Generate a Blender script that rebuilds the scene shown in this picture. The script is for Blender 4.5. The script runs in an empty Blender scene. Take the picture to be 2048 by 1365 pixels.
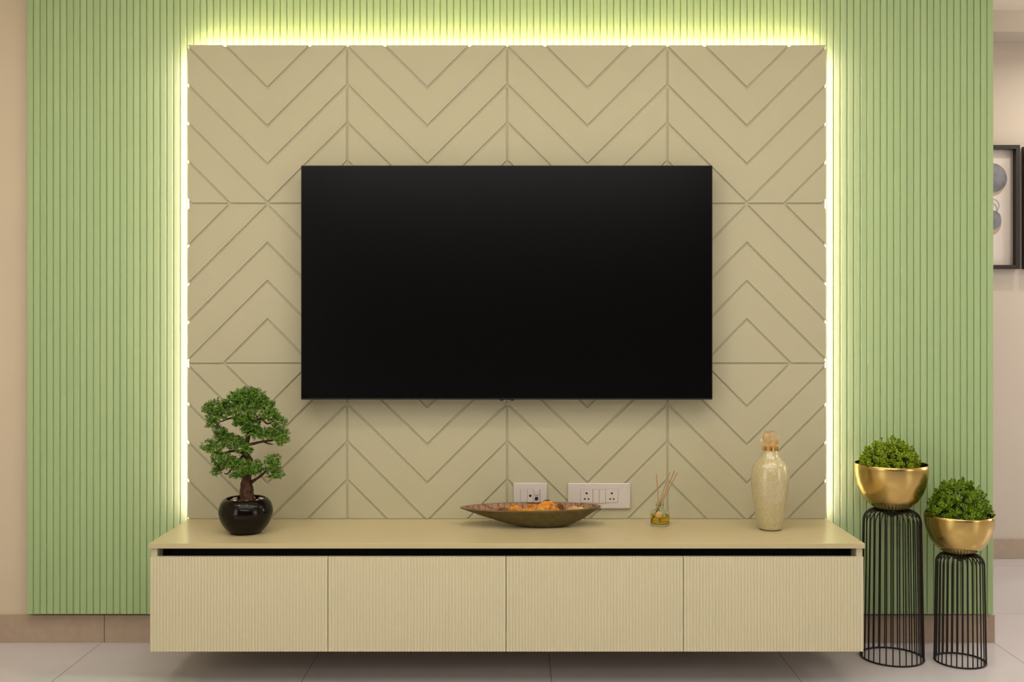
import bpy, math, random
from mathutils import Vector, Matrix, noise
random.seed(7)
SC = bpy.context.scene
COL = SC.collection
PI = math.pi

# ------------------------------------------------------------------ camera, world, exposure
F = 2100.0; D = 3.684; HC = 1.166; VX = 1030.0; VY = 636.0
cam_d = bpy.data.cameras.new('camera'); cam = bpy.data.objects.new('camera', cam_d); COL.objects.link(cam)
cam.location = (0, -D, HC); cam.rotation_euler = (PI/2, 0, 0)
cam_d.sensor_width = 36; cam_d.lens = F/2048*36
cam_d.shift_x = -(VX-1024)/2048; cam_d.shift_y = -(682.5-VY)/2048
cam_d.clip_start = 0.05
SC.camera = cam
w = bpy.data.worlds.new('world'); SC.world = w; w.use_nodes = True
w.node_tree.nodes['Background'].inputs[0].default_value = (1, .85, .7, 1)
w.node_tree.nodes['Background'].inputs[1].default_value = 0.05
vs = SC.view_settings
vs.view_transform = 'Standard'; vs.look = 'None'; vs.gamma = 1; vs.use_curve_mapping = False
vs.exposure = 0.0

CEIL = 2.60
def area(name, loc, size, power, color, rot=(0, 0, 0), sizey=None, shape=None, spread=PI):
    l = bpy.data.lights.new(name, 'AREA'); l.energy = power; l.color = color; l.size = size
    if sizey: l.shape = 'RECTANGLE'; l.size_y = sizey
    if shape: l.shape = shape
    l.spread = spread
    o = bpy.data.objects.new(name, l); COL.objects.link(o); o.location = loc; o.rotation_euler = rot
    return o
WARM = (1.0, .975, .93)
# large soft fill lamps added under the unseen living room ceiling
area('ceiling_fill_light', (-0.1, -2.3, CEIL-.03), 3.2, 34, WARM, sizey=1.4)
area('ceiling_fill_light', (-0.1, -4.9, CEIL-.03), 3.2, 40, WARM, sizey=1.2)
# unseen uplight added to brighten the ceiling near the feature wall
area('uplight_fill', (-0.1, -1.3, 2.34), 4.2, 31, WARM, rot=(PI, 0, 0), sizey=.25)
# side fills: left for the windows behind the camera, right one added
area('side_fill_light', (-2.62, -3.7, 1.35), 2.0, 30, (1, .98, .96), rot=(0, -PI/2, 0), sizey=1.8)
area('side_fill_light', (4.12, -3.9, 1.35), 2.0, 30, (1, .98, .96), rot=(0, PI/2, 0), sizey=1.8)
DOWN = [(-1.5, -1.2), (-0.5, -1.2), (0.5, -1.2), (1.5, -1.2)]
for x, y in DOWN:
    area('downlight_lamp', (x, y, CEIL-.03), .09, 2.6, (1, .86, .68), shape='DISK')
# room beyond the wall: added uplight and side fill, main lamp, picture spots
area('uplight_fill', (3.0, .6, 2.42), 1.2, 7, (1, .90, .75), rot=(PI, 0, 0), sizey=.2)
area('side_fill_light', (4.12, .35, 1.15), 1.5, 20, (1, .98, .96), rot=(0, PI/2, 0), sizey=1.0)
area('side_room_light', (3.5, -.5, CEIL-.03), .5, 13, (1, .96, .93), shape='DISK')
for x in (2.60, 3.15):
    area('picture_spot', (x, .88, CEIL-.03), .04, 3.6, (1, .92, .80), shape='DISK', spread=2.6)

# ------------------------------------------------------------------ mesh helpers
class MB:
    def __init__(s): s.v = []; s.f = []
    def add(s, vs_, fs):
        b = len(s.v); s.v += [tuple(p) for p in vs_]; s.f += [tuple(i+b for i in f) for f in fs]; return s
    def box(s, x0, x1, y0, y1, z0, z1):
        return s.add([(x0,y0,z0),(x1,y0,z0),(x1,y1,z0),(x0,y1,z0),(x0,y0,z1),(x1,y0,z1),(x1,y1,z1),(x0,y1,z1)],
                     [(0,3,2,1),(4,5,6,7),(0,1,5,4),(1,2,6,5),(2,3,7,6),(3,0,4,7)])
    def tube(s, pts, rad, n=8, caps=True):
        pts = [Vector(p) for p in pts]
        if not hasattr(rad, '__len__'): rad = [rad]*len(pts)
        t0 = (pts[1]-pts[0]).normalized()
        nrm = t0.orthogonal().normalized(); V = []; Fc = []
        for i, p in enumerate(pts):
            a = pts[max(i-1, 0)]; b = pts[min(i+1, len(pts)-1)]
            t = (b-a).normalized(); nrm = (nrm - t*nrm.dot(t)).normalized(); bn = t.cross(nrm)
            for k in range(n):
                th = 2*PI*k/n; V.append(p + (nrm*math.cos(th)+bn*math.sin(th))*rad[i])
        for i in range(len(pts)-1):
            for k in range(n):
                k2 = (k+1) % n; Fc.append((i*n+k, i*n+k2, (i+1)*n+k2, (i+1)*n+k))
        if caps:
            Fc.append(tuple(reversed(range(n)))); m = (len(pts)-1)*n; Fc.append(tuple(range(m, m+n)))
        return s.add(V, Fc)
    def lathe(s, prof, n=48, c=(0, 0, 0), close=False):
        V = []; Fc = []; rows = []
        for r, z in prof:
            if r < 1e-6: rows.append([len(V)]); V.append((c[0], c[1], c[2]+z))
            else:
                rows.append(list(range(len(V), len(V)+n)))
                for k in range(n):
                    th = 2*PI*k/n; V.append((c[0]+r*math.cos(th), c[1]+r*math.sin(th), c[2]+z))
        pairs = list(zip(rows, rows[1:]))
        if close: pairs.append((rows[-1], rows[0]))
        for a, b in pairs:
            for k in range(n):
                k2 = (k+1) % n
                if len(a) == 1 and len(b) == 1: continue
                if len(a) == 1: Fc.append((a[0], b[k2], b[k]))
                elif len(b) == 1: Fc.append((a[k], a[k2], b[0]))
                else: Fc.append((a[k], a[k2], b[k2], b[k]))
        return s.add(V, Fc)
    def build(s, name, mat, parent=None, smooth=None, bevel=0, loc=None):
        me = bpy.data.meshes.new(name); me.from_pydata(s.v, [], s.f); me.validate(); me.update()
        if smooth is not None:
            for p in me.polygons: p.use_smooth = True
            me.set_sharp_from_angle(angle=math.radians(smooth))
        me.materials.append(mat)
        o = bpy.data.objects.new(name, me); COL.objects.link(o)
        if parent: o.parent = parent
        if loc: o.location = loc
        if bevel:
            m = o.modifiers.new('bevel', 'BEVEL'); m.width = bevel; m.segments = 3; m.limit_method = 'ANGLE'
            for p in me.polygons: p.use_smooth = True
            me.set_sharp_from_angle(angle=math.radians(40))
            m.harden_normals = False
        return o

def tag(o, label=None, cat=None, group=None, kind=None):
    if label: o['label'] = label
    if cat: o['category'] = cat
    if group: o['group'] = group
    if kind: o['kind'] = kind
    return o
def thing(name, label, cat, loc=(0, 0, 0), group=None):
    o = bpy.data.objects.new(name, None); COL.objects.link(o); o.location = loc; o.empty_display_size = .05
    return tag(o, label, cat, group)
def ico(sub):
    import bmesh
    bm = bmesh.new(); bmesh.ops.create_icosphere(bm, subdivisions=sub, radius=1)
    V = [v.co.copy() for v in bm.verts]; Fc = [tuple(v.index for v in f.verts) for f in bm.faces]; bm.free(); return V, Fc
def smooth_path(pts, n=6):
    """Catmull-Rom through points (each may carry a radius as 4th value)."""
    out = []
    P = [pts[0]]+list(pts)+[pts[-1]]
    for i in range(1, len(P)-2):
        for k in range(n):
            t = k/n; p = []
            for a, b, c, d in zip(P[i-1], P[i], P[i+1], P[i+2]):
                p.append(.5*((2*b)+(-a+c)*t+(2*a-5*b+4*c-d)*t*t+(-a+3*b-3*c+d)*t**3))
            out.append(tuple(p))
    out.append(tuple(pts[-1])); return out

# ------------------------------------------------------------------ materials
def srgb(r, g, b):
    def c(v):
        v /= 255; return v/12.92 if v <= .04045 else ((v+.055)/1.055)**2.4
    return (c(r), c(g), c(b), 1)
class M:
    def __init__(s, name, base=(.8, .8, .8, 1), rough=.5, metal=0, spec=.5, **kw):
        s.m = bpy.data.materials.new(name); s.m.use_nodes = True; s.nt = s.m.node_tree; s.b = s.nt.nodes['Principled BSDF']
        s.b.inputs['Base Color'].default_value = base; s.b.inputs['Roughness'].default_value = rough
        s.b.inputs['Metallic'].default_value = metal; s.b.inputs['Specular IOR Level'].default_value = spec
        for k, v in kw.items(): s.b.inputs[k.replace('_', ' ')].default_value = v
    def n(s, t, **kw):
        x = s.nt.nodes.new(t)
        for k, v in kw.items(): setattr(x, k, v)
        return x
    def l(s, a, b): s.nt.links.new(a, b)
    def coord(s, scale=(1, 1, 1), which='Object'):
        tc = s.n('ShaderNodeTexCoord'); mp = s.n('ShaderNodeMapping'); mp.inputs['Scale'].default_value = scale
        s.l(tc.outputs[which], mp.inputs['Vector']); return mp.outputs[0]
    def noise(s, scale, detail=3, vec=None, rough=.5):
        x = s.n('ShaderNodeTexNoise'); x.inputs['Scale'].default_value = scale; x.inputs['Detail'].default_value = detail
        x.inputs['Roughness'].default_value = rough
        s.l(vec or s.coord(), x.inputs['Vector']); return x.outputs['Fac']
    def ramp(s, fac, stops, interp='LINEAR'):
        x = s.n('ShaderNodeValToRGB'); x.color_ramp.interpolation = interp; e = x.color_ramp.elements
        while len(e) < len(stops): e.new(.5)
        for q, (p, c) in zip(e, stops): q.position = p; q.color = c
        s.l(fac, x.inputs[0]); return x.outputs[0]
    def color(s, sock): s.l(sock, s.b.inputs['Base Color'])
    def bump(s, sock, strength=.3, dist=.001):
        x = s.n('ShaderNodeBump'); x.inputs['Strength'].default_value = strength; x.inputs['Distance'].default_value = dist
        s.l(sock, x.inputs['Height']); s.l(x.outputs[0], s.b.inputs['Normal'])
    def math(s, op, a, b=None):
        x = s.n('ShaderNodeMath', operation=op)
        for i, v in enumerate((a, b)):
            if v is None: continue
            if isinstance(v, (int, float)): x.inputs[i].default_value = v
            else: s.l(v, x.inputs[i])
        return x.outputs[0]
    def mix(s, fac, a, b):
        x = s.n('ShaderNodeMix', data_type='RGBA')
        s.l(fac, x.inputs[0])
        for i, v in ((6, a), (7, b)):
            if isinstance(v, tuple): x.inputs[i].default_value = v
            else: s.l(v, x.inputs[i])
        return x.outputs[2]
def lighter(c, k): return (min(c[0]*k, 1), min(c[1]*k, 1), min(c[2]*k, 1), 1)
def painted(name, c, rough=.5, var=.04, scale=3, spec=.4, bump=0):
    m = M(name, c, rough, spec=spec)
    n_ = m.noise(scale, 3)
    m.color(m.ramp(n_, [(.3, lighter(c, 1-var)), (.7, lighter(c, 1+var))]))
    if bump: m.bump(m.noise(350, 2), bump, .0005)
    return m.m
mat_cream = painted('cream_lacquer', (.60, .55, .37, 1), .42, .02)
mat_cream_board = painted('cream_board', (.46, .43, .29, 1), .5, .02)
mat_top = painted('cream_worktop', (.51, .43, .25, 1), .3, .02)
mat_green = M('green_paint', (.33, .46, .18, 1), .42, spec=.4)
_n = mat_green.noise(1.0, 3, mat_green.coord((42.2, 1, .4)))
mat_green.color(mat_green.ramp(_n, [(.3, (.35, .49, .24, 1)), (.7, (.38, .52, .255, 1))]))
_g = mat_green.noise(1.0, 3, mat_green.coord((900, 900, 14))); mat_green.bump(_g, .12, .0006)
mat_green = mat_green.m
mat_wall = painted('beige_wall_paint', (.64, .545, .41, 1), .7, .015)
mat_farwall = painted('far_wall_paint', (.59, .525, .45, 1), .7, .015)
mat_ceil = painted('ceiling_paint', (.78, .72, .60, 1), .8, .01)
mat_skirt = painted('stone_skirting', (.43, .33, .245, 1), .35, .05, 40)
mat_dark = M('recess_shade_black', (.004, .004, .004, 1), .6, spec=.2).m
mat_bezel = M('tv_bezel', (.006, .006, .007, 1), .35).m
mat_screen = M('tv_screen', (.0006, .0006, .0007, 1), .24, spec=.26).m
mat_white = M('white_plastic', (.58, .52, .48, 1), .22).m
mat_hole = M('socket_hole', (.01, .006, .004, 1), .5).m
mat_grey = M('silver_lettering', (.55, .55, .55, 1), .3).m

# floor: large glossy vitrified tiles, joints every 0.8 m
fm = M('vitrified_tile', (.5, .46, .44, 1), .07, spec=.5)
tc = fm.n('ShaderNodeTexCoord'); sep = fm.n('ShaderNodeSeparateXYZ'); fm.l(tc.outputs['Object'], sep.inputs[0])
def joint(sock, off):
    a = fm.math('ADD', sock, -off+80); a = fm.math('DIVIDE', a, .8); a = fm.math('FRACT', a)
    a = fm.math('SUBTRACT', a, .5); a = fm.math('ABSOLUTE', a); return fm.math('GREATER_THAN', a, .5-.0016)
jn = fm.math('MAXIMUM', joint(sep.outputs[0], .117), joint(sep.outputs[1], .452))
cl = fm.noise(2.2, 4); base = fm.ramp(cl, [(.3, (.54, .51, .54, 1)), (.7, (.59, .555, .59, 1))])
fm.color(fm.mix(jn, base, (.16, .12, .09, 1)))
rg = fm.n('ShaderNodeMapRange'); fm.l(jn, rg.inputs[0]); rg.inputs[3].default_value = .07; rg.inputs[4].default_value = .6
fm.l(rg.outputs[0], fm.b.inputs['Roughness'])
mat_floor = fm.m

def emis(name, c, s):
    m = M(name, c); m.b.inputs['Emission Color'].default_value = c; m.b.inputs['Emission Strength'].default_value = s; return m.m
mat_led = emis('led_strip_light', (1, .66, .78, 1), 74)
mat_led_top = emis('led_strip_light_warm', (1, .75, .46, 1), 80)
mat_lamp = emis('downlight_lens', (1, .88, .7, 1), 12)

# ------------------------------------------------------------------ setting
XL, XR, YB, YF = -2.7, 4.2, -6.2, 1.4
WY = .09; WX = 1.716; WT = .14
def struct(name, mb, mat, **k): return tag(mb.build(name, mat, **k), kind='structure')
struct('floor', MB().box(XL-.1, XR+.1, YB-.1, YF+.1, -.1, 0), mat_floor)
struct('ceiling', MB().box(XL-.1, XR+.1, YB-.1, YF+.1, CEIL, CEIL+.1), mat_ceil)
struct('wall_front', MB().box(XL, WX, WY, WY+WT, 0, CEIL), mat_wall)
struct('wall_left', MB().box(XL-.1, XL, YB, YF, 0, CEIL), mat_wall)
struct('wall_right', MB().box(XR, XR+.1, YB, YF, 0, CEIL), mat_wall)
struct('wall_back', MB().box(XL-.1, XR+.1, YB-.1, YB, 0, CEIL), painted('dark_screen_backdrop', (.022, .02, .018, 1), .7, .02))  # unseen wall made near-black so the lower screen reflects dark
struct('wall_far', MB().box(XL-.1, XR+.1, YF, YF+.1, 0, CEIL), mat_farwall)
SK = -1.472
struct('baseboard_front', MB().box(XL, SK-.0012, WY-.010, WY-.0005, 0, .099).box(SK+.0012, WX+.004, WY-.010, WY-.0005, 0, .099), mat_skirt)
struct('trim_1', MB().box(SK-.0011, SK+.0011, WY-.006, WY-.0006, 0, .0985), painted('tile_grout', (.10, .06, .035, 1), .9, .05))
struct('baseboard_far', MB().box(WX-1, XR, YF-.012, YF-.0005, 0, .098), painted('far_skirting', (.42, .34, .27, 1), .35, .05, 40), bevel=.0015)
struct('trim_2', MB().box(WX-1, XR, YF-.19, YF-.0005, 2.50, CEIL-.0005), mat_farwall)   # ceiling beam of the far room

# ------------------------------------------------------------------ fluted boards
def fluted(x0, x1, n, prof, yback, z0, z1, mb=None, jit=0):
    """prof: list of (u, depth) for one flute, u in 0..1 ; front plane is y=0"""
    mb = mb or MB(); wd = (x1-x0)/n; pts = []
    jr = random.Random(4)
    for i in range(n):
        t_ = jr.uniform(-1, 1)*jit; o_ = jr.uniform(0, 1)*jit*.5
        for u, d in prof: pts.append((x0+(i+u)*wd, d+(o_+t_*(u-.5) if .07 < u < .93 else 0)))
    pts.append((x1, prof[0][1])); N = len(pts)
    V = [(x, y, z0) for x, y in pts]+[(x, y, z1) for x, y in pts]+[(x0, yback, z0), (x1, yback, z0), (x0, yback, z1), (x1, yback, z1)]
    Fc = [(i, i+1, N+i+1, N+i) for i in range(N-1)]
    a, b, c, d = 2*N, 2*N+1, 2*N+2, 2*N+3
    Fc += [(b, a, c, d), (a, 0, N, c), (N-1, b, d, 2*N-1)]
    Fc += [tuple(reversed(range(N)))+(a, b), tuple(range(N, 2*N))+(d, c)]
    return mb.add(V, Fc)

GY = .05      # front plane of the green cladding
GX0, GX1 = -1.737, 1.703
gprof = [(0, .0050), (.055, .0050), (.075, .0012), (.12, 0), (.88, 0), (.925, .0012), (.945, .0050)]
ng = round((GX1-GX0)/.0237)
g = fluted(GX0, GX1, ng, [(u, GY+d) for u, d in gprof], WY-.0125, .112, CEIL-.001, jit=.0011)
tag(g.build('fluted_wall_panel', mat_green, smooth=35), 'pale green vertically grooved wall cladding behind the cream chevron panel', 'wall panel')

# ------------------------------------------------------------------ cream chevron panel
PX = [-1.149, -.5886, -.0272, .5351, 1.092]
PZ = [.4607, 1.0046, 1.566, 2.1239]
def clip(poly, nx, nz, c):           # keep nx*x+nz*z <= c
    out = []
    for i, p in enumerate(poly):
        q = poly[(i+1) % len(poly)]; dp = nx*p[0]+nz*p[1]-c; dq = nx*q[0]+nz*q[1]-c
        if dp <= 0: out.append(p)
        if (dp < 0 < dq) or (dq < 0 < dp):
            t = dp/(dp-dq); out.append((p[0]+(q[0]-p[0])*t, p[1]+(q[1]-p[1])*t))
    return out
pan = MB(); GW = .0036; CH = .0012; SP = .1342; R2 = math.sqrt(.5)
for r in range(3):
    z0, z1 = PZ[r], PZ[r+1]; up = (r == 1)          # up: chevrons point up
    for c in range(4):
        x0, x1 = PX[c], PX[c+1]; xm = (x0+x1)/2
        for side in (-1, 1):
            sx = (lambda x: xm+side*x)                # local: u = 0 at the centre line .. hw at the seam
            hw = (x1-xm)
            # along local u, lines of row: z = apex + u  (V, arms rise outward)  or z = apex - u (Lambda)
            if not up: apex = [1.5700+SP*k-(0 if r == 2 else 1.1193) for k in range(-3, 4)]
            else: apex = [1.5620-SP*k for k in range(-3, 4)]
            apex = sorted(apex)
            s_ = 1 if not up else -1
            outer_edge = (c == 0 and side < 0) or (c == 3 and side > 0)
            bounds = [None]+apex+[None]
            for a, b in zip(bounds, bounds[1:]):
                def cell(ins):
                    g_ = GW+ins
                    uo = hw-(ins if outer_edge else g_)
                    zb = z0+(ins if r == 0 else g_); zt = z1-(ins if r == 2 else g_)
                    P = [(0, zb), (uo, zb), (uo, zt), (0, zt)]
                    if a is not None: P = clip(P, s_*R2, -R2, -a*R2-g_)       # z - s*u >= a + g/R2
                    if P and b is not None: P = clip(P, -s_*R2, R2, b*R2-g_)
                    return P
                A, B = cell(0), cell(CH)
                if len(A) < 3: continue
                if len(A) != len(B): B = A
                ar = sum(A[i][0]*A[(i+1) % len(A)][1]-A[(i+1) % len(A)][0]*A[i][1] for i in range(len(A)))/2
                if ar < 1e-4: continue
                n = len(A)
                V = [(sx(u), 0.0, z) for u, z in B]+[(sx(u), CH*.8, z) for u, z in A]+[(sx(u), .0055, z) for u, z in A]
                Fc = [tuple(range(n))]
                for i in range(n):
                    j = (i+1) % n
                    if A[i][0] < 1e-6 and A[j][0] < 1e-6: continue
                    Fc += [(i, n+i, n+j, j), (n+i, 2*n+i, 2*n+j, n+j)]
                if side < 0: Fc = [tuple(reversed(f)) for f in Fc]
                pan.add(V, Fc)
IN = .004
pan.box(PX[0]+IN, PX[-1]-IN, .0050, .018, PZ[0], PZ[-1]-IN)
cp = thing('chevron_panel', 'large cream back panel grooved with chevrons, edges glowing, behind the television', 'wall panel')
pan.build('panel_board', mat_cream_board, cp)
# backing battens hold it off the cladding; light strips run round three edges
MB().box(PX[0]+.07, PX[0]+.11, .0185, GY-.001, PZ[0]+.0, PZ[-1]-.07).box(PX[-1]-.11, PX[-1]-.07, .0185, GY-.001, PZ[0], PZ[-1]-.07)\
    .box(PX[0]+.11, PX[-1]-.11, .0185, GY-.001, PZ[-1]-.11, PZ[-1]-.07).build('batten', mat_cream_board, cp)
MB().box(PX[0]+.010, PX[0]+.022, .0184, .0215, PZ[0]+.01, PZ[-1]-.03).build('light_strip', mat_led, cp)
MB().box(PX[-1]-.022, PX[-1]-.010, .0184, .0215, PZ[0]+.01, PZ[-1]-.03).build('light_strip', mat_led, cp)
MB().box(PX[0]+.035, PX[-1]-.035, .0184, .0275, PZ[-1]-.020, PZ[-1]-.012).build('light_strip', mat_led_top, cp)

# ------------------------------------------------------------------ television
TX0, TX1, TZ0, TZ1, TY = -.7367, .680, .884, 1.691, -.07
tv = thing('television', 'large black flat television, switched off, mounted on the cream chevron panel', 'television', ((TX0+TX1)/2, TY, TZ0))
hw = (TX1-TX0)/2; hh = TZ1-TZ0
MB().box(-hw, hw, .0, .028, 0, hh).build('casing', mat_bezel, tv, bevel=.002)
MB().box(-hw+.003, hw-.003, -.0012, -.0002, .006, hh-.003).build('screen', mat_screen, tv)
MB().box(-.45, .45, .0285, .052, .12, .55).build('rear_housing', mat_bezel, tv, bevel=.006)
MB().box(-.2, .2, .0525, .0695, .2, .45).build('wall_bracket', mat_bezel, tv)
nub = MB().box(-.024, .024, -.002, .012, -.0036, -.0002).build('logo_bar', mat_bezel, tv, bevel=.0006)
def text(s, size, mat, parent, loc, name, depth=.0002, rot=(PI/2, 0, 0)):
    cu = bpy.data.curves.new(name, 'FONT'); cu.body = s; cu.size = size; cu.extrude = depth; cu.align_x = 'CENTER'
    t = bpy.data.objects.new(name+'_tmp', cu); COL.objects.link(t)
    dg = bpy.context.evaluated_depsgraph_get(); me = bpy.data.meshes.new_from_object(t.evaluated_get(dg))
    me.name = name; me.materials.clear(); me.materials.append(mat)
    bpy.data.objects.remove(t)
    o = bpy.data.objects.new(name, me); COL.objects.link(o); o.parent = parent; o.location = loc; o.rotation_euler = rot
    return o
t = text('SAMSUNG', .0044, mat_grey, nub, (0, -.0023, -.0034), 'lettering'); t.scale = (1.15, .8, 1)
t['label'] = 'tiny silver maker lettering'

# ------------------------------------------------------------------ wall-hung console
YFr = -.403
top = MB().box(-1.1453, 1.094, YFr, GY-.0008, .444, .460).build('worktop', mat_top, bevel=.0012)
tag(top, 'long cream worktop over the fluted cabinets, holding the bonsai and vase', 'worktop')
XS = [-1.142, -.585, -.028, .5266, 1.0906]
rprof = [(0, .0022), (.06, .0019), (.13, .0009), (.25, .0003), (.4, 0), (.6, 0), (.75, .0003), (.87, .0009), (.94, .0019)]
labs = ['cream fluted wall-hung cabinet at the left end, below the bonsai',
        'cream fluted wall-hung cabinet second from left, beside the bonsai end unit',
        'cream fluted wall-hung cabinet below the long bowl and diffuser, third from left',
        'cream fluted wall-hung cabinet at the right end, beside the tall wire stand']
for i in range(4):
    x0, x1 = XS[i]+.001, XS[i+1]-.001
    cb = thing('wall_cabinet', labs[i], 'cabinet', ((x0+x1)/2, YFr, .122), 'fluted cabinets of the media console')
    hx = (x1-x0)/2
    b = MB().box(-hx, hx, .073, -YFr+GY-.001, .004, .3215).box(-hx, hx, .0195, .073, .004, .273)
    cx0, cx1 = -hx, hx
    if i == 0: b.box(-hx, -hx+.019, .012, .073, .273, .3215); cx0 += .0195
    if i == 3: b.box(hx-.019, hx, .012, .073, .273, .3215); cx1 -= .0195
    b.build('body', mat_cream, cb)
    MB().box(cx0, cx1, .0195, .066, .2735, .2765).box(cx0, cx1, .066, .0725, .2735, .3213).box(cx0, cx1, .012, .066, .3190, .3215).build('recess_shade_strip', mat_dark, cb)  # black strips put in as the shade of the open channel
    fluted(-hx, hx, 56, rprof, .019, 0, .2955).build('drawer_front', mat_cream, cb, smooth=50)

# ------------------------------------------------------------------ socket plates
def holes_socket(cx, cz, parent):
    h = MB()
    def disc(x, z, r, n=20): h.add([(x+r*math.cos(2*PI*k/n), -.0008, z+r*math.sin(2*PI*k/n)) for k in range(n)]+[(x+r*math.cos(2*PI*k/n), 0, z+r*math.sin(2*PI*k/n)) for k in range(n)],
                                   [tuple(range(n))]+[(k, n+k, n+(k+1) % n, (k+1) % n) for k in range(n)])
    disc(cx, cz+.0108, .0036)
    for s in (-1, 1):
        P = [(cx+s*.0085, cz-.0060), (cx+s*.0048, cz-.0060), (cx+s*.0040, cz-.0075), (cx+s*.0040, cz-.0105), (cx+s*.0048, cz-.0120), (cx+s*.0085, cz-.0092)]
        P = [(cx+s*(.0048 if False else u), cz-v) for u, v in ((.0094, .0078), (.0094, .0102), (.0050, .0125), (.0040, .0118), (.0040, .0060), (.0050, .0055))]
        n = len(P); h.add([(x, -.0008, z) for x, z in P]+[(x, 0, z) for x, z in P], [tuple(range(n))]+[(k, n+k, n+(k+1) % n, (k+1) % n) for k in range(n)])
    o = h.build('pin_hole', mat_hole, parent); o['label'] = 'dark pin openings'
    return o
def plate(x0, x1, z0, z1, label):
    t = thing('socket_plate', label, 'wall socket', ((x0+x1)/2, -.0003, (z0+z1)/2), 'white socket plates above the worktop')
    a, b = (x1-x0)/2, (z1-z0)/2
    f = MB().box(-a, a, -.008, 0, -b, b).build('cover_frame', mat_white, t, bevel=.003)
    return t
s570 = lambda px: (px-VX)/570
z570 = lambda py: HC-(py-VY)/570
p1 = plate(s570(1027), s570(1094), z570(1017), z570(966), 'narrow white wall plate with cable port and round hole, behind the long bowl')
p2 = plate(s570(1135.5), s570(1260.6), z570(1017.5), z570(966.3), 'wide white wall plate with two sockets and two switches, right of the narrow plate')
def module(p, x0, x1, z0, z1, name, d=.0095):
    ox, oz = p.location.x, p.location.z
    o = MB().box(x0+.0004, x1-.0004, -d, -.0082, z0, z1).build(name, mat_white, p, bevel=.0006)
    o.location = (-ox, 0, -oz); return o
zt, zb = z570(978.5), z570(1005)
# thin dark seam round the modules
def seam(p, x0, x1):
    o = MB().box(x0-.0006, x1+.0006, -.00835, -.0081, zb-.0006, zt+.0006).build('module_gap', M('seam_shadow_gap', (.25, .2, .16, 1), .6).m, p)
    o.location = (-p.location.x, 0, -p.location.z)
seam(p1, s570(1041), s570(1080)); seam(p2, s570(1160.7), s570(1235.7))
module(p1, s570(1041), s570(1054.3), zb, zt, 'blank_module')
m2 = module(p1, s570(1054.3), s570(1066.6), zb, zt, 'aerial_port')
hb = MB(); n = 20; cx, cz, r = s570(1060.4), z570(991.2), .0044
hb.add([(cx+r*math.cos(2*PI*k/n), -.0103, cz+r*math.sin(2*PI*k/n)) for k in range(n)]+[(cx+r*math.cos(2*PI*k/n), -.0095, cz+r*math.sin(2*PI*k/n)) for k in range(n)],
       [tuple(range(n))]+[(k, n+k, n+(k+1) % n, (k+1) % n) for k in range(n)])
hb.build('pin_hole', mat_hole, m2)
m3 = module(p1, s570(1066.6), s570(1079.5), zb, zt, 'data_port')
jx = s570(1072.8)
MB().box(jx-.0068, jx+.0068, -.0125, -.0096, z570(989.5), z570(979.5)).build('port_flap', mat_white, m3, bevel=.001)
MB().box(jx-.0055, jx+.0055, -.0104, -.0096, z570(1000.3), z570(993.6)).build('port_opening', mat_hole, m3)
MB().box(jx-.0038, jx+.0038, -.0127, -.0122, z570(982.4), z570(982)).box(jx-.0038, jx-.0006, -.0127, -.0122, z570(984.2), z570(983.8)).box(jx-.0038, jx+.0028, -.0127, -.0122, z570(986.8), z570(986.4)).build('flap_marks', mat_grey, m3)
sa = module(p2, s570(1160.7), s570(1185.4), zb, zt, 'socket_module')
module(p2, s570(1185.6), s570(1198), zb-.001, zt, 'switch_rocker', .0112)
module(p2, s570(1198), s570(1210.4), zb-.001, zt, 'switch_rocker', .0112)
sb = module(p2, s570(1210.6), s570(1235.7), zb, zt, 'socket_module')
for s_, px in ((sa, 1172.9), (sb, 1223.2)):
    hl = holes_socket(s570(px), z570(992.5), s_); hl.location.y = -.0096

# ------------------------------------------------------------------ leaves
def leaf(mb, p, d, up, L, W, cup=.25):
    d = d.normalized(); sd = d.cross(up)
    if sd.length < 1e-4: sd = d.orthogonal()
    sd.normalize(); nn = sd.cross(d)
    a = p; m1 = p+d*L*.5+nn*L*cup*.3; tip = p+d*L
    mb.add([a, m1+sd*W*.5-nn*W*cup, m1-nn*W*.0, m1-sd*W*.5-nn*W*cup, tip], [(0, 1, 2), (0, 2, 3), (1, 4, 2), (2, 4, 3)])
def rdir(rng):
    while True:
        v = Vector((rng.uniform(-1, 1), rng.uniform(-1, 1), rng.uniform(-1, 1)))
        if .05 < v.length < 1: return v.normalized()
def leafmat(name, cols, rough=.45, sub=.0):
    m = M(name, cols[1], rough, spec=.35)
    ge = m.n('ShaderNodeNewGeometry')
    m.color(m.ramp(ge.outputs['Random Per Island'], [(.0, cols[0]), (.5, cols[1]), (1, cols[2])]))
    m.b.inputs['Transmission Weight'].default_value = 0
    return m.m
mat_bonsai = leafmat('bonsai_leaf', [(.02, .075, .004, 1), (.07, .175, .009, 1), (.19, .34, .02, 1)])
mat_sedum = leafmat('bright_leaf', [(.10, .16, .002, 1), (.25, .36, .005, 1), (.46, .60, .015, 1)])
mat_sedum2 = leafmat('deeper_leaf', [(.065, .14, .002, 1), (.16, .28, .005, 1), (.32, .48, .014, 1)])
bk = M('bark', (.10, .05, .028, 1), .85, spec=.2)
bn = bk.noise(90, 5, bk.coord((1, 1, .6))); bk.color(bk.ramp(bn, [(.3, (.016, .007, .004, 1)), (.7, (.10, .048, .026, 1))])); bk.bump(bk.noise(420, 4), .9, .003)
mat_bark = bk.m

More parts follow.
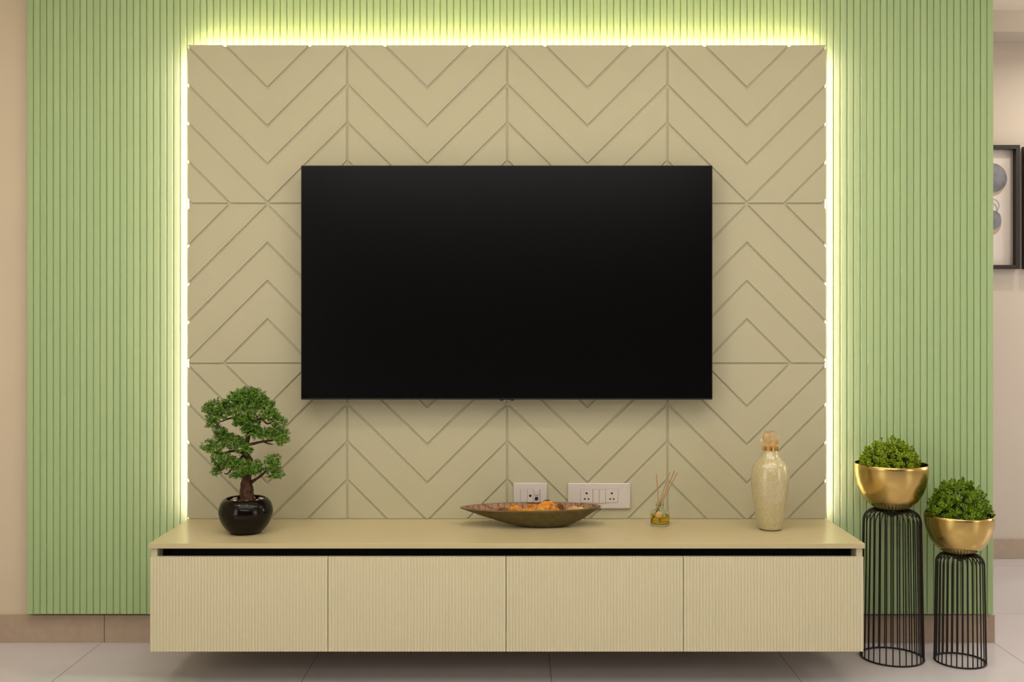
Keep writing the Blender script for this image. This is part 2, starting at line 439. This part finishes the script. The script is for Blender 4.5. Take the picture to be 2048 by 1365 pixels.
# ------------------------------------------------------------------ bonsai
CT = .4605
bs = 2100/3.45
bx = lambda px: (px-491.5)/bs
bz = lambda py: HC-(py-VY)/bs-CT
bonsai = thing('bonsai_tree', 'small artificial bonsai with green leaf clouds in a glossy black round pot', 'plant', ((491.5-VX)/bs, -.234, CT))
mat_pot = M('glossy_black_glaze', (.005, .003, .002, 1), 0.05, spec=.22).m
pr = [(0, 0), (.046, 0), (.050, .002), (.066, .016), (.080, .038), (.0875, .062), (.0875, .078), (.082, .096), (.073, .108), (.0655, .113), (.0615, .1125), (.0605, .108), (.061, .096), (.066, .088), (0, .088)]
MB().lathe(smooth_path(pr[:-1], 4)+[(0, .088)], 64).build('pot', mat_pot, bonsai, smooth=60)
MB().lathe([(0, .104), (.045, .1025), (.0600, .0995)], 40).build('soil', M('dark_soil', (.03, .02, .013, 1), .95).m, bonsai)
def P(px, py, y=0, r=.004): return (bx(px), y, bz(py), r)
tr = MB()
def branch(pts, n=10):
    q = smooth_path(pts, 6); out = [Vector(p[:3]) for p in q]
    for i, v in enumerate(out): v += Vector((noise.noise(v*90), noise.noise(v*90+Vector((9, 0, 0))), 0))*.0012
    tr.tube(out, [max(p[3]*(1+.12*noise.noise(Vector(p[:3])*140)), .0008) for p in q], n)
branch([P(494, 1004, 0, .027), P(494, 994, 0, .0235), P(493, 975, 0, .021), P(494, 955, 0, .014), P(499, 940, 0, .010), P(501, 922, -.006, .0095), P(492, 911, 0, .010), P(487, 903, .004, .0095), P(493, 890, 0, .0075), P(496, 872, 0, .0078), P(496, 850, 0, .006), P(494, 820, 0, .004)], 16)
for pts in ([P(503, 965, 0, .006), P(515, 957, -.005, .0045), P(527, 948, -.01, .004), P(540, 935, -.01, .002)],
            [P(500, 960, 0, .005), P(480, 950, -.012, .003), P(470, 945, -.02, .002)],
            [P(498, 890, 0, .005), P(515, 886, 0, .004), P(530, 883, 0, .0035), P(556, 880, 0, .002)],
            [P(527, 884, 0, .003), P(540, 888, -.004, .002), P(547, 889, -.004, .0010)],
            [P(488, 906, 0, .006), P(465, 903, .005, .004), P(440, 908, 0, .0035), P(425, 902, 0, .002)],
            [P(488, 910, 0, .005), P(470, 930, .008, .003), P(455, 948, 0, .0025), P(448, 946, 0, .001)],
            [P(495, 850, 0, .004), P(470, 838, .004, .003), P(457, 838, 0, .003), P(440, 845, 0, .0015)],
            [P(495, 848, 0, .004), P(520, 838, 0, .003), P(535, 848, 0, .003), P(548, 842, 0, .0015)],
            [P(520, 838, 0, .0025), P(528, 828, 0, .002), P(538, 822, 0, .001)]):
    branch(pts)
tr.build('trunk', mat_bark, bonsai, smooth=60)
clouds = [(480, 792, 17, 11), (495, 787, 20, 9), (512, 797, 20, 14), (495, 806, 30, 16), (460, 806, 14, 12), (493, 828, 26, 20), (478, 843, 11, 12), (500, 850, 20, 14), (500, 862, 14, 8),
          (432, 816, 22, 13), (418, 816, 10, 9), (445, 826, 17, 12), (428, 836, 14, 9), (424, 850, 10, 9), (534, 812, 15, 12), (540, 830, 18, 13), (556, 845, 14, 10),
          (533, 868, 18, 10), (552, 870, 22, 12), (565, 878, 12, 12), (516, 868, 12, 9), (437, 864, 11, 8), (444, 877, 20, 10), (464, 884, 24, 12), (418, 892, 13, 9), (432, 898, 16, 8), (486, 893, 14, 11), (500, 902, 6, 5),
          (446, 916, 20, 10), (462, 925, 18, 10), (438, 934, 10, 8), (432, 944, 8, 6), (486, 932, 20, 11), (476, 947, 16, 9), (500, 940, 12, 8), (515, 930, 12, 9), (510, 941, 14, 6), (545, 922, 14, 9), (543, 934, 17, 9), (556, 950, 10, 5), (543, 952, 10, 4)]
fol = MB(); rng = random.Random(3)
for (cx, cy, rx, ry) in clouds:
    A, B_ = rx*1.06/bs, ry*1.1/bs; Y = min(A, .028); cnt = int(14+rx*ry*.44)
    yc = rng.uniform(-.02, .02)
    for _ in range(cnt):
        d = rdir(rng); q = rng.uniform(.45, 1.0)
        p = Vector((bx(cx)+d.x*A*q, yc+d.y*Y*1.2*q, bz(cy)+d.z*B_*q))
        ax = (Vector((d.x, d.y, d.z*.8))+Vector((0, -.1, .55))+rdir(rng)*.4).normalized()
        o1 = ax.orthogonal().normalized(); o2 = ax.cross(o1)
        for k in range(rng.randint(6, 8)):
            th = k*2.4+rng.random(); st_ = k*.0011
            dd = ax*rng.uniform(.3, 1.1)+(o1*math.cos(th)+o2*math.sin(th))*.9
            leaf(fol, p+ax*st_, dd, ax, rng.uniform(.0058, .0092), rng.uniform(.0026, .0040))
fol.build('foliage', mat_bonsai, bonsai)
# pebbles on the soil
V0, F0 = ico(2)
mat_peb = [M('pebble_%s' % k, c, .5).m for k, c in (('tan', (.42, .29, .21, 1)), ('grey', (.48, .41, .36, 1)), ('brown', (.16, .09, .06, 1)))]
def blob(sx, sy, sz, seed, amp=.18):
    v = []
    for p in V0:
        q = p*(1+amp*noise.noise(p*1.3+Vector((seed*3.1, 0, 0)))); v.append((q.x*sx, q.y*sy, q.z*sz))
    return MB().add(v, F0)
rng = random.Random(11); k = 0; placed = []
tries = 0
while len(placed) < 22 and tries < 4000:
    tries += 1
    a = rng.uniform(0, 2*PI); r = rng.uniform(.030, .052); s = rng.uniform(.0045, .0070)
    x, y = r*math.cos(a), r*math.sin(a)
    if math.hypot(x-.004, y) < .027+s: continue
    if any(math.hypot(x-q[0], y-q[1]) < (s+q[2])*1.18 for q in placed): continue
    placed.append((x, y, s))
ORD = 'first second third fourth fifth sixth seventh eighth ninth tenth eleventh twelfth thirteenth fourteenth fifteenth sixteenth seventeenth eighteenth nineteenth twentieth twenty-first twenty-second'.split()
for k, (x, y, s) in enumerate(sorted(placed)):
    ci = rng.randrange(3)
    o = blob(s*1.1, s*.95, s*.7, k+1).build('pebble', mat_peb[ci], smooth=180)
    o.location = bonsai.location+Vector((x, y, .1035+s*.62)); o.rotation_euler = (0, 0, rng.uniform(0, 6))
    tag(o, '%s pebble in the bonsai pot, %s the trunk, %s from the left' % (('tan', 'grey', 'dark brown')[ci], 'in front of' if y < -.02 else 'behind' if y > .02 else 'beside', ORD[k]), 'pebble', 'pebbles in the bonsai pot')

# ------------------------------------------------------------------ long bowl
BZc = 3.56; BY = BZc-D
bxs = lambda px: (px-VX)/590
bowl = thing('long_bowl', 'long boat-shaped olive brown bowl with a lined pink interior, holding dried petals', 'bowl', (.0955, BY, CT))
def ring(s, ins=0, n=96):
    """s 0 base .. 1 rim"""
    cx = -.043*s**1.0; ax = .079+(.239-.079)*s; ay = .034+(.085-.034)*s**.75
    ax -= ins; ay -= ins
    out = []
    for k in range(n):
        th = 2*PI*k/n; c_, s2 = math.cos(th), math.sin(th)
        e = 1.0 if c_ > 0 else 1.0
        yy = ay*math.copysign(abs(s2)**(1.12 if c_ < 0 else .98), s2)
        out.append((cx+ax*c_, yy))
    return out
def rz(x, s):   # rim drops slightly at the left end
    return 0.0025*s**2*(x/.24)*1.0
nb = 96; rows = []
HB = .0655
prof = [(0, .0, 0), (.0, .0028, 0)]
VV = []; FF = []
def addrow(s, z, ins=0):
    i0 = len(VV)
    for x, y in ring(s, ins): VV.append((x, y, z+rz(x, s)))
    rows.append(i0)
addrow(0, 0, .002); addrow(0, .0015)
for i in range(1, 15):
    s = i/14; addrow(s, .0015+(HB-.004)*(s**1.28))
addrow(1, HB, .0012); addrow(1, HB+.0006, .003); addrow(1, HB-.0006, .0052)
addrow(.97, HB-.005, .0055)
nout = len(rows)
for i in range(11, -1, -1):
    s = i/12*.95; addrow(s, .0085+(HB-.014)*(s**1.25), .006)
for a, b in zip(rows, rows[1:]):
    for k in range(nb): FF.append((a+k, a+(k+1) % nb, b+(k+1) % nb, b+k))
FF.append(tuple(reversed(range(nb)))); FF.append(tuple(range(rows[-1], rows[-1]+nb)))
cut = nout-2
mo = M('olive_brown_finish', (.12, .085, .022, 1), .45, spec=.4)
nn_ = mo.noise(60, 5); mo.color(mo.ramp(nn_, [(.3, (.075, .055, .014, 1)), (.7, (.125, .092, .028, 1))])); mo.bump(nn_, .25, .001)
mi = M('lined_pink_interior', (.34, .17, .10, 1), .55, spec=.3)
tcn = mi.n('ShaderNodeTexCoord'); sp = mi.n('ShaderNodeSeparateXYZ')
dn = mi.n('ShaderNodeTexNoise'); dn.inputs['Scale'].default_value = 9; mi.l(tcn.outputs['Object'], dn.inputs['Vector'])
vm = mi.n('ShaderNodeVectorMath', operation='SCALE'); mi.l(dn.outputs['Color'], vm.inputs[0]); vm.inputs['Scale'].default_value = .012
va = mi.n('ShaderNodeVectorMath', operation='ADD'); mi.l(vm.outputs[0], va.inputs[0]); mi.l(tcn.outputs['Object'], va.inputs[1])
mi.l(va.outputs[0], sp.inputs[0])
def lines(sock, per, wdt, off=0):
    a = mi.math('DIVIDE', mi.math('ADD', sock, 5+off), per); a = mi.math('FRACT', a); return mi.math('LESS_THAN', a, wdt)
diag = mi.math('ADD', sp.outputs[0], mi.math('MULTIPLY', sp.outputs[1], .6))
lm = mi.math('MAXIMUM', lines(sp.outputs[0], .021, .075), lines(sp.outputs[1], .026, .07, .012)); lm = mi.math('MAXIMUM', lm, lines(diag, .043, .05, .004))
mi.color(mi.mix(lm, (.29, .155, .09, 1), (.06, .025, .01, 1)))
ob = MB().add(VV, [f for f in FF if not (f[0] >= rows[cut])] ).build('bowl_shell', mo.m, bowl, smooth=60)
oi = MB().add(VV, [f for f in FF if f[0] >= rows[cut]]).build('bowl_lining', mi.m, bowl, smooth=60)
ob.data.validate()

def peel(mb_pts, name, mat, label, loc, rot, L, W, bend, curl, seed, th=.0012):
    """curved irregular dried flake"""
    nu, nv = 18, 9; V = []; Fc = []
    for side in (0, 1):
        for i in range(nu+1):
            u = i/nu*2-1
            wd = W*(max(1-abs(u+.12*(1-u*u))**1.5, 0.0)**.8)*(1+.35*noise.noise(Vector((u*3.5, seed*1.7, 0))))
            for j in range(nv+1):
                v = j/nv*2-1
                x = L*.5*u; y = wd*.5*v
                z = bend*(1-(u+.35*(1-u*u))**2)+curl*(1-abs(v)**1.2)*max(1-u*u, .0)*(1+.5*math.sin(seed+u*4))+.0022*noise.noise(Vector((u*4, v*3, seed)))+.0014*noise.noise(Vector((u*9, v*2, seed+7)))
                V.append((x, y, z-side*th))
    S = (nu+1)*(nv+1); idx = lambda s, i, j: s*S+i*(nv+1)+j
    for i in range(nu):
        for j in range(nv):
            Fc.append((idx(0, i, j), idx(0, i+1, j), idx(0, i+1, j+1), idx(0, i, j+1)))
            Fc.append((idx(1, i, j), idx(1, i, j+1), idx(1, i+1, j+1), idx(1, i+1, j)))
    for i in range(nu):
        for j in (0, nv): Fc.append((idx(0, i, j), idx(0, i+1, j), idx(1, i+1, j), idx(1, i, j)))
    o = MB().add(V, Fc).build(name, mat, smooth=50); o.location = loc; o.rotation_euler = rot
    tag(o, label, 'dried petal', 'dried petals in the long bowl'); return o
def petalmat(name, c1, c2, c3):
    m = M(name, c1, .6, spec=.25); n1 = m.noise(70, 5); m.color(m.ramp(n1, [(.28, c3), (.42, c2), (.62, c1), (.8, lighter(c1, 1.2))])); m.bump(n1, .6, .0015); return m.m
pm1 = petalmat('dried_orange', (.62, .27, .035, 1), (.50, .18, .02, 1), (.10, .02, .005, 1))
pm2 = petalmat('dried_yellow', (.65, .38, .08, 1), (.45, .22, .03, 1), (.2, .08, .01, 1))
pm3 = petalmat('dried_tan', (.66, .40, .16, 1), (.5, .26, .08, 1), (.3, .14, .03, 1))
pm4 = petalmat('dried_brown', (.22, .09, .02, 1), (.12, .045, .01, 1), (.05, .015, .004, 1))
ZB = CT
def pz(py): return HC-(py-VY)/590
rd = math.radians
PT = [
 (pm1, 'biggest orange dried petal, curved over the middle of the long bowl', 1101, -.002, 1020, (48, 10, -6), .104, .046, .016, .006),
 (pm1, 'cupped orange dried petal just left of the biggest one', 1062, -.006, 1017, (58, -30, 24), .050, .034, .002, -.007),
 (pm1, 'folded orange dried petal standing in the left half of the bowl', 1032, -.004, 1021, (55, 8, -10), .064, .030, .010, .007),
 (pm2, 'small yellow dried petal under the front of the biggest one', 1084, -.030, 1020, (52, 12, 4), .046, .024, .003, .003),
 (pm3, 'pale tan dried petal lying alone at the right of the pile', 1151, -.010, 1019, (30, -7, 4), .062, .026, .006, .003),
 (pm4, 'thin dark brown dried petal resting on top of the pile', 1098, .010, 1005.5, (20, 8, 3), .040, .014, .004, .002),
 (pm4, 'dull brown dried petal at the far left of the pile', 1006, -.008, 1020, (30, -8, 5), .040, .022, .003, .003),
 (pm1, 'orange dried petal low between the cupped and folded ones', 1047, -.030, 1021.5, (46, 6, -3), .042, .022, .004, .003),
 (pm4, 'dark curled dried petal at the right tip of the biggest one', 1122, -.006, 1014, (50, 34, 0), .030, .018, .003, .004)]
for k, (m_, lb, px, yo, py, ro, L, W, bd, cu, ) in enumerate(PT):
    peel(0, 'dried_petal', m_, lb, (bxs(px), BY+yo, pz(py)), tuple(rd(a) for a in ro), L, W, bd, cu, k+1)

# ------------------------------------------------------------------ reed diffuser
DS = 587.; DZ = 2100/DS
df = thing('reed_diffuser', 'small clear glass reed diffuser bottle with amber oil and four reeds', 'diffuser', ((1320-VX)/DS, DZ-D, CT))
gl = M('clear_glass', (.90, .97, .82, 1), .02); gl.b.inputs['Transmission Weight'].default_value = 1; gl.b.inputs['IOR'].default_value = 1.45
o_ = [(0, 0), (.029, 0), (.0315, .002), (.0322, .006), (.0322, .0405), (.0308, .0445), (.022, .0500), (.0125, .0545), (.0112, .0575), (.0112, .063), (.0138, .0645), (.0138, .067), (.0120, .0685), (.0120, .071), (.0145, .073), (.0145, .0765), (.0125, .078)]
i_ = [(.0095, .078), (.009, .072), (.009, .057), (.0105, .0535), (.0205, .0482), (.0288, .0430), (.0298, .0395), (.0298, .008), (.028, .006), (0, .0055)]
MB().lathe(o_+i_, 48).build('bottle', gl.m, df, smooth=50)
lq = M('amber_oil', (.86, .55, .02, 1), .0); lq.b.inputs['Transmission Weight'].default_value = 1; lq.b.inputs['IOR'].default_value = 1.33
MB().lathe([(0, .0058), (.0282, .0062), (.0300, .0085), (.0300, .0345), (0, .0345)], 40).build('oil', lq.m, df, smooth=50)
rm = painted('reed_wood', (.40, .22, .09, 1), .7, .1, 200)
dx = lambda px: (px-1320)/DS
dz = lambda py: HC-(py-VY)/DS-CT
def reed(tx, ty, ex, yo, bx2, by2):
    a = Vector((dx(tx), yo, dz(ty))); nk = Vector((dx(ex), yo*.1, .074)); dirn = (nk-a).normalized()
    tt = (.009-a.z)/dirn.z; b = a+dirn*tt
    if math.hypot(b.x, b.y) > .026:
        v = Vector((b.x, b.y, 0)).normalized()*.025; b = Vector((v.x, v.y, .009))
    MB().tube([a, nk, b], .0016, 8).build('reed', rm, df, smooth=60)
reed(1313.8, 950, 1317.2, .012, 0, 0); reed(1340, 946, 1318.5, .004, 0, 0); reed(1348.6, 941.5, 1321, -.006, 0, 0); reed(1354.2, 944.5, 1323, -.012, 0, 0)
tagm = M('gold_seal', (.80, .55, .22, 1), .35, metal=.5); tn = tagm.n('ShaderNodeTexWave', wave_type='RINGS', rings_direction='Y'); tn.inputs['Scale'].default_value = 220; tn.inputs['Distortion'].default_value = 3
tagm.l(tagm.coord(), tn.inputs['Vector']); tagm.bump(tn.outputs['Fac'], .8, .0006)
tg = MB().lathe([(0, -.0006), (.0108, -.0006), (.0114, 0), (.0108, .0008), (.009, .0006), (.0085, .001), (0, .001)], 28).build('seal_tag', tagm.m, df, smooth=40)
tg.location = (dx(1315), -.0345, dz(1026.5)); tg.rotation_euler = (PI/2+.15, 0, 0); tg['label'] = 'round embossed golden seal'
MB().tube([(.012*math.cos(a), .012*math.sin(a), .0600) for a in [2*PI*k/24 for k in range(25)]], .0006, 6).tube([(dx(1318), -.0118, .0600), (dx(1316), -.022, .0535), (dx(1315), -.0335, dz(1022))], .0006, 6).build('string', rm, df)

# ------------------------------------------------------------------ vase
VS = 600.
vase = thing('bottle_vase', 'tall cream crackled glass bottle with a pinkish glass stopper and gold collar', 'vase', ((1540.5-VX)/VS, 2100/VS-D, CT))
vp = [(1062, 0), (1062, 19.5), (1060, 21.6), (1050, 24.4), (1038, 27.7), (1016, 31.8), (994, 35.2), (972, 37.5), (958, 37.7), (945, 36.4), (934, 33.4), (926, 28.5), (918, 21.6), (910, 16.8), (904, 14.6), (898, 14.2)]
vz = lambda py: (1062-py)/VS
q = [(r/VS, vz(y)) for y, r in vp]
cr = M('crackled_cream_glass', (.80, .66, .38, 1), .22, spec=.6)
vo = cr.n('ShaderNodeTexVoronoi', feature='DISTANCE_TO_EDGE'); vo.inputs['Scale'].default_value = 420; cr.l(cr.coord((1, 1, .8)), vo.inputs['Vector'])
vo2 = cr.n('ShaderNodeTexVoronoi'); vo2.inputs['Scale'].default_value = 300; cr.l(cr.coord(), vo2.inputs['Vector'])
cr.color(cr.mix(cr.ramp(vo.outputs['Distance'], [(0, (1, 1, 1, 1)), (.12, (0, 0, 0, 1))]), cr.ramp(vo2.outputs['Color'], [(.1, (.58, .50, .27, 1)), (.9, (.78, .70, .44, 1))]), (.52, .42, .18, 1)))
cr.bump(vo2.outputs['Color'], .55, .0015); cr.b.inputs['Coat Weight'].default_value = .6; cr.b.inputs['Coat Roughness'].default_value = .05
cr.b.inputs['Subsurface Weight'].default_value = .0; cr.b.inputs['Transmission Weight'].default_value = .25
inner = [(r-.003, z+(.004 if i == 0 else 0)) for i, (r, z) in enumerate(q[1:])][::-1]
MB().lathe([q[0]]+smooth_path(q[1:], 4)+inner+[(0, .004)], 64).build('bottle_body', cr.m, vase, smooth=50)
MB().lathe([(.0322, 0), (.0335, .0002), (.0372, .0038), (.0368, .0042), (.0362, .0040), (.0325, .0006)], 48, close=True).build('base_ring', M('olive_glass_base', (.10, .08, .012, 1), .15).m, vase, smooth=40)
gm = M('gold_metal', (.80, .50, .16, 1), .18, metal=1).m
col_ = MB(); n = 40; V = []; Fc = []
for zi, z in enumerate((vz(903.6), vz(896))):
    for k in range(n*2):
        r = (15.9 if (k//2) % 2 else 14.9)/VS; th = 2*PI*k/(n*2); V.append((r*math.cos(th), r*math.sin(th), z))
N = n*2
Fc = [(k, (k+1) % N, N+(k+1) % N, N+k) for k in range(N)]+[tuple(reversed(range(N))), tuple(range(N, 2*N))]
col_.add(V, Fc).build('collar', gm, vase)
sg = M('pink_amber_glass', (1.0, .62, .42, 1), .06); sg.b.inputs['Transmission Weight'].default_value = .93; sg.b.inputs['IOR'].default_value = 1.4
sn = sg.noise(70, 3); sg.bump(sn, .8, .003); sg.color(sg.ramp(sg.noise(40, 4), [(.35, (.95, .42, .12, 1)), (.5, (1, .88, .66, 1))]))
import bmesh
V = []; 
for p in ico(4)[0]:
    def se(v, e): return math.copysign(abs(v)**e, v)
    e = .55
    m_ = (abs(p.x)**4+abs(p.y)**4+abs(p.z)**4)**.25; d = p/m_
    z = d.z; x = d.x; y = d.y
    if z < 0: kx = 1.0
    else: kx = 1-.10*z*z
    nz_ = 1+.035*noise.noise(p*2.2)
    V.append((x*17.2/VS*kx*nz_, y*13/VS*kx*nz_, z*15.2/VS*nz_))
st_o = MB().add(V, ico(4)[1]).build('stopper', sg.m, vase, smooth=60, loc=(0, 0, vz(880.3)))

# ------------------------------------------------------------------ wire stands, brass bowls, plants
mat_wire = M('black_brown_wire', (.010, .005, .002, 1), .42, spec=.3).m
br = M('brushed_brass', (.60, .43, .15, 1), .22, metal=1)
br.b.inputs['Anisotropic'].default_value = .55
tn = br.n('ShaderNodeTangent', direction_type='RADIAL', axis='Z'); br.l(tn.outputs[0], br.b.inputs['Tangent'])
bnz = br.noise(1, 2, br.coord((4, 4, 900))); br.bump(bnz, .06, .0004)
mat_brass = br.m
def stand(x, y, h, rt, rb, label):
    s = thing('wire_plant_stand', label, 'plant stand', (x, y, 0), 'black wire plant stands')
    wr = .0021
    tor = []
    for k in range(10):
        a = 2*PI*k/10; tor.append((rb+.0030*math.cos(a), .0030+.0030*math.sin(a)))
    MB().lathe(tor, 72, close=True).build('base_ring', mat_wire, s, smooth=80)
    R = rt*.42; pts = [(rb, 0, .003)]
    for k in range(1, 5): pts.append((rb+(rt-rb)*k/5*1.0, 0, .003+(h-R-.003)*k/5))
    for k in range(9):
        a = PI/2*k/8; pts.append((rt-R+R*math.cos(a), 0, h-.0023-R*1.0+R*math.sin(a)))
    r1 = rt-R
    for k in range(1, 6):
        t = k/5; pts.append((r1+(.008-r1)*t, 0, h-.0023-.018*t*t*(3-2*t)))
    w0 = MB().tube(pts, wr, 8).build('wire', mat_wire, s, smooth=70)
    NW = 30
    for k in range(1, NW):
        c = w0.copy(); c.parent = s; c.rotation_euler = (0, 0, 2*PI*(k+.0)/NW); COL.objects.link(c)
    w0.rotation_euler = (0, 0, 0)
    MB().lathe([(0, h-.0275), (.006, h-.027), (.009, h-.0245), (.010, h-.0205), (.009, h-.0180), (0, h-.0175)], 24).build('hub', mat_wire, s, smooth=60)
    return s
def brass_bowl(x, y, z, R, H, label):
    o = [(0, 0), (.028, .0006)]
    ro = []
    for k in range(15):
        a = k/14*PI/2
        ro.append((R*math.sin(a)**.74, H*.94*(1-math.cos(a)**1.02) ))
    ro = [p for p in ro if p[0] > .03]
    o += ro+[(R*1.0, H*.97), (R*.982, H)]
    inn = [(R*.982-.0016, H+.0002), (R-.003, H*.965)]+[(p[0]-.0025, p[1]+.002) for p in reversed(ro[:-1])]+[(.028, .0028), (0, .0026)]
    m = MB().lathe(o+inn, 96).build('brass_bowl', mat_brass, smooth=50); m.location = (x, y, z)
    tag(m, label, 'planter', 'brass bowl planters'); return m
def shrub(x, y, z, R, Hh, name, label, mat, seed, sx=1.0, nros=330):
    t = thing(name, label, 'plant', (x, y, z), 'leafy plants in brass bowls')
    rng = random.Random(seed); mb = MB(); sb_ = MB()
    base = blob(1, 1, 1, seed)
    MB().lathe([(0, -.012), (R*.93, -.012), (R*.9, -.002), (R*.62, Hh*.25), (R*.4, Hh*.4), (0, Hh*.5)], 32).build('plant_core', M('dark_green_core', (.018, .035, .004, 1), .95).m, t, smooth=60)  # dark green dome filling the plant under its leaves
    for i in range(nros):
        u = (i+.5)/nros; zc = 1-u*1.05; th = i*2.39996+rng.uniform(-.3, .3)
        rr = math.sqrt(max(1-max(zc, 0)**2, 0)); rr = min(rr, 1)
        sh = rng.uniform(.72, 1.0)
        lump = 1+.10*noise.noise(Vector((math.cos(th)*rr*2.5+seed, math.sin(th)*rr*2.5, zc*2.5)))
        p = Vector((math.cos(th)*rr*R*sh*lump*sx, math.sin(th)*rr*R*sh*lump, max(zc, -.02)*Hh*sh*lump+.004))
        ax = (Vector((p.x*.8, p.y*.8, p.z*1.0+R*.28))).normalized()+rdir(rng)*.3; ax.normalize()
        o1 = ax.orthogonal().normalized(); o2 = ax.cross(o1); L = rng.uniform(.0085, .0125)
        sb_.tube([p-ax*.022, p], .0008, 4, caps=False)
        for lay, (cnt, til, ln, off) in enumerate(((7, 1.25, 1.0, -.005), (6, .85, .95, -.001), (5, .45, .8, .002), (3, .15, .6, .004))):
            for k in range(cnt):
                a = 2*PI*k/cnt+lay*.6+rng.random()*.4
                dd = ax*math.cos(til)+(o1*math.cos(a)+o2*math.sin(a))*math.sin(til)
                leaf(mb, p+ax*off, dd, ax, L*ln, L*.42*ln, cup=.35)
    mb.build('foliage', mat, t); sb_.build('stems', M('green_stem', (.05, .10, .01, 1), .7).m, t)
    return t
# tall, left
S1x, S1y = (1784-VX)/2100*3.60, 3.60-D
stand(S1x, S1y, .510, .0945, .103, 'taller black wire plant stand, next to the right end of the cabinets')
B1 = brass_bowl(S1x-.003, S1y, .5070, .1225, .159, 'brass bowl on the taller wire stand, larger of the two bowls')
shrub(S1x-.008, S1y, .5070+.139, .101, .100, 'leafy_plant', 'low bright green leafy plant in the higher brass bowl', mat_sedum, 5, 1.0, 380)
# short, right
S2x, S2y = (1920-VX)/2100*3.56, 3.56-D
stand(S2x, S2y, .368, .0765, .082, 'shorter black wire plant stand, at the right edge of the green wall')
B2 = brass_bowl(S2x-.004, S2y, .3662, .112, .134, 'brass bowl on the shorter wire stand, lower of the two bowls')
shrub(S2x-.004, S2y, .3662+.128, .103, .122, 'leafy_plant', 'taller bushy deep green plant in the lower brass bowl', mat_sedum2, 9, 1.0, 430)

# ------------------------------------------------------------------ framed pictures in the far room
FS = 2100/(YF+D)
fx = lambda px: (px-VX)/FS
fz = lambda py: HC-(py-VY)/FS
mat_frame = M('dark_wood_frame', (.012, .007, .004, 1), .35).m
mat_paper = painted('art_paper', (.70, .64, .60, 1), .8, .02)
wc = M('watercolour_grey', (.2, .2, .24, 1), .8); wn = wc.noise(14, 5); wc.color(wc.ramp(wn, [(.3, (.14, .145, .17, 1)), (.7, (.30, .30, .34, 1))])); wc = wc.m
mat_tan = painted('watercolour_tan', (.45, .36, .26, 1), .8, .05, 20)
def picture(xr, zt_, zb_, wd, label, blobs, rings_):
    t = thing('picture_frame', label, 'framed picture', (xr-wd/2, YF-.001, (zt_+zb_)/2), 'framed pictures on the far wall')
    a, b, d, fw = wd/2, (zt_-zb_)/2, .042, .019
    MB().box(-a, -a+fw, -d, 0, -b, b).box(a-fw, a, -d, 0, -b, b).box(-a+fw, a-fw, -d, 0, b-fw, b).box(-a+fw, a-fw, -d, 0, -b, -b+fw).build('frame', mat_frame, t)
    MB().box(-a+fw, a-fw, -.010, -.002, -b+fw, b-fw).build('artwork', mat_paper, t)
    for j, (cx, cz, rx, rz_, m) in enumerate(blobs):
        n = 40; V = []
        for k in range(n):
            th = 2*PI*k/n; rr = 1+.06*noise.noise(Vector((math.cos(th)*1.3, math.sin(th)*1.3, j*5)))
            V.append((cx+rx*rr*math.cos(th), -.0102-.0003*j, cz+rz_*rr*math.sin(th)))
        MB().add(V, [tuple(range(n))]).build('painted_shape', m, t)
    for cx, cz, rx, rz_ in rings_:
        n = 40; MB().tube([(cx+rx*math.cos(2*PI*k/n), -.0125, cz+rz_*math.sin(2*PI*k/n)) for k in range(n+1)], .0009, 5).build('painted_ring', wc, t)
    return t
wd1 = .44; xr1 = fx(2031.5); c1x = xr1-wd1/2; c1z = (fz(293)+fz(539))/2
L1 = lambda px, py, rx, ry, m: (fx(px)-c1x, fz(py)-c1z, rx/FS, ry/FS, m)
wcd = painted('watercolour_dark', (.16, .15, .17, 1), .8, .1, 30)
picture(xr1, fz(293), fz(539), wd1, 'dark framed picture of grey round shapes, half hidden by the green wall edge',
        [L1(1981, 362, 29, 31, mat_tan), L1(1983, 357, 29, 29, wc), L1(1990, 377, 11, 6, wcd), L1(1980, 447, 20, 24, mat_tan), L1(1981, 441, 20, 20, wc), L1(1925, 420, 22, 34, wc)],
        [L1(1984, 412, 12, 13, 0)[:4], L1(1978, 420, 14, 15, 0)[:4]])
xr2 = fx(2043)+wd1
picture(xr2, fz(295), fz(539), wd1, 'dark framed picture of which only the left frame edge shows at the right',
        [(.02, .08, .08, .08, wc), (-.04, -.1, .05, .07, wc)], [(0, 0, .04, .04)])
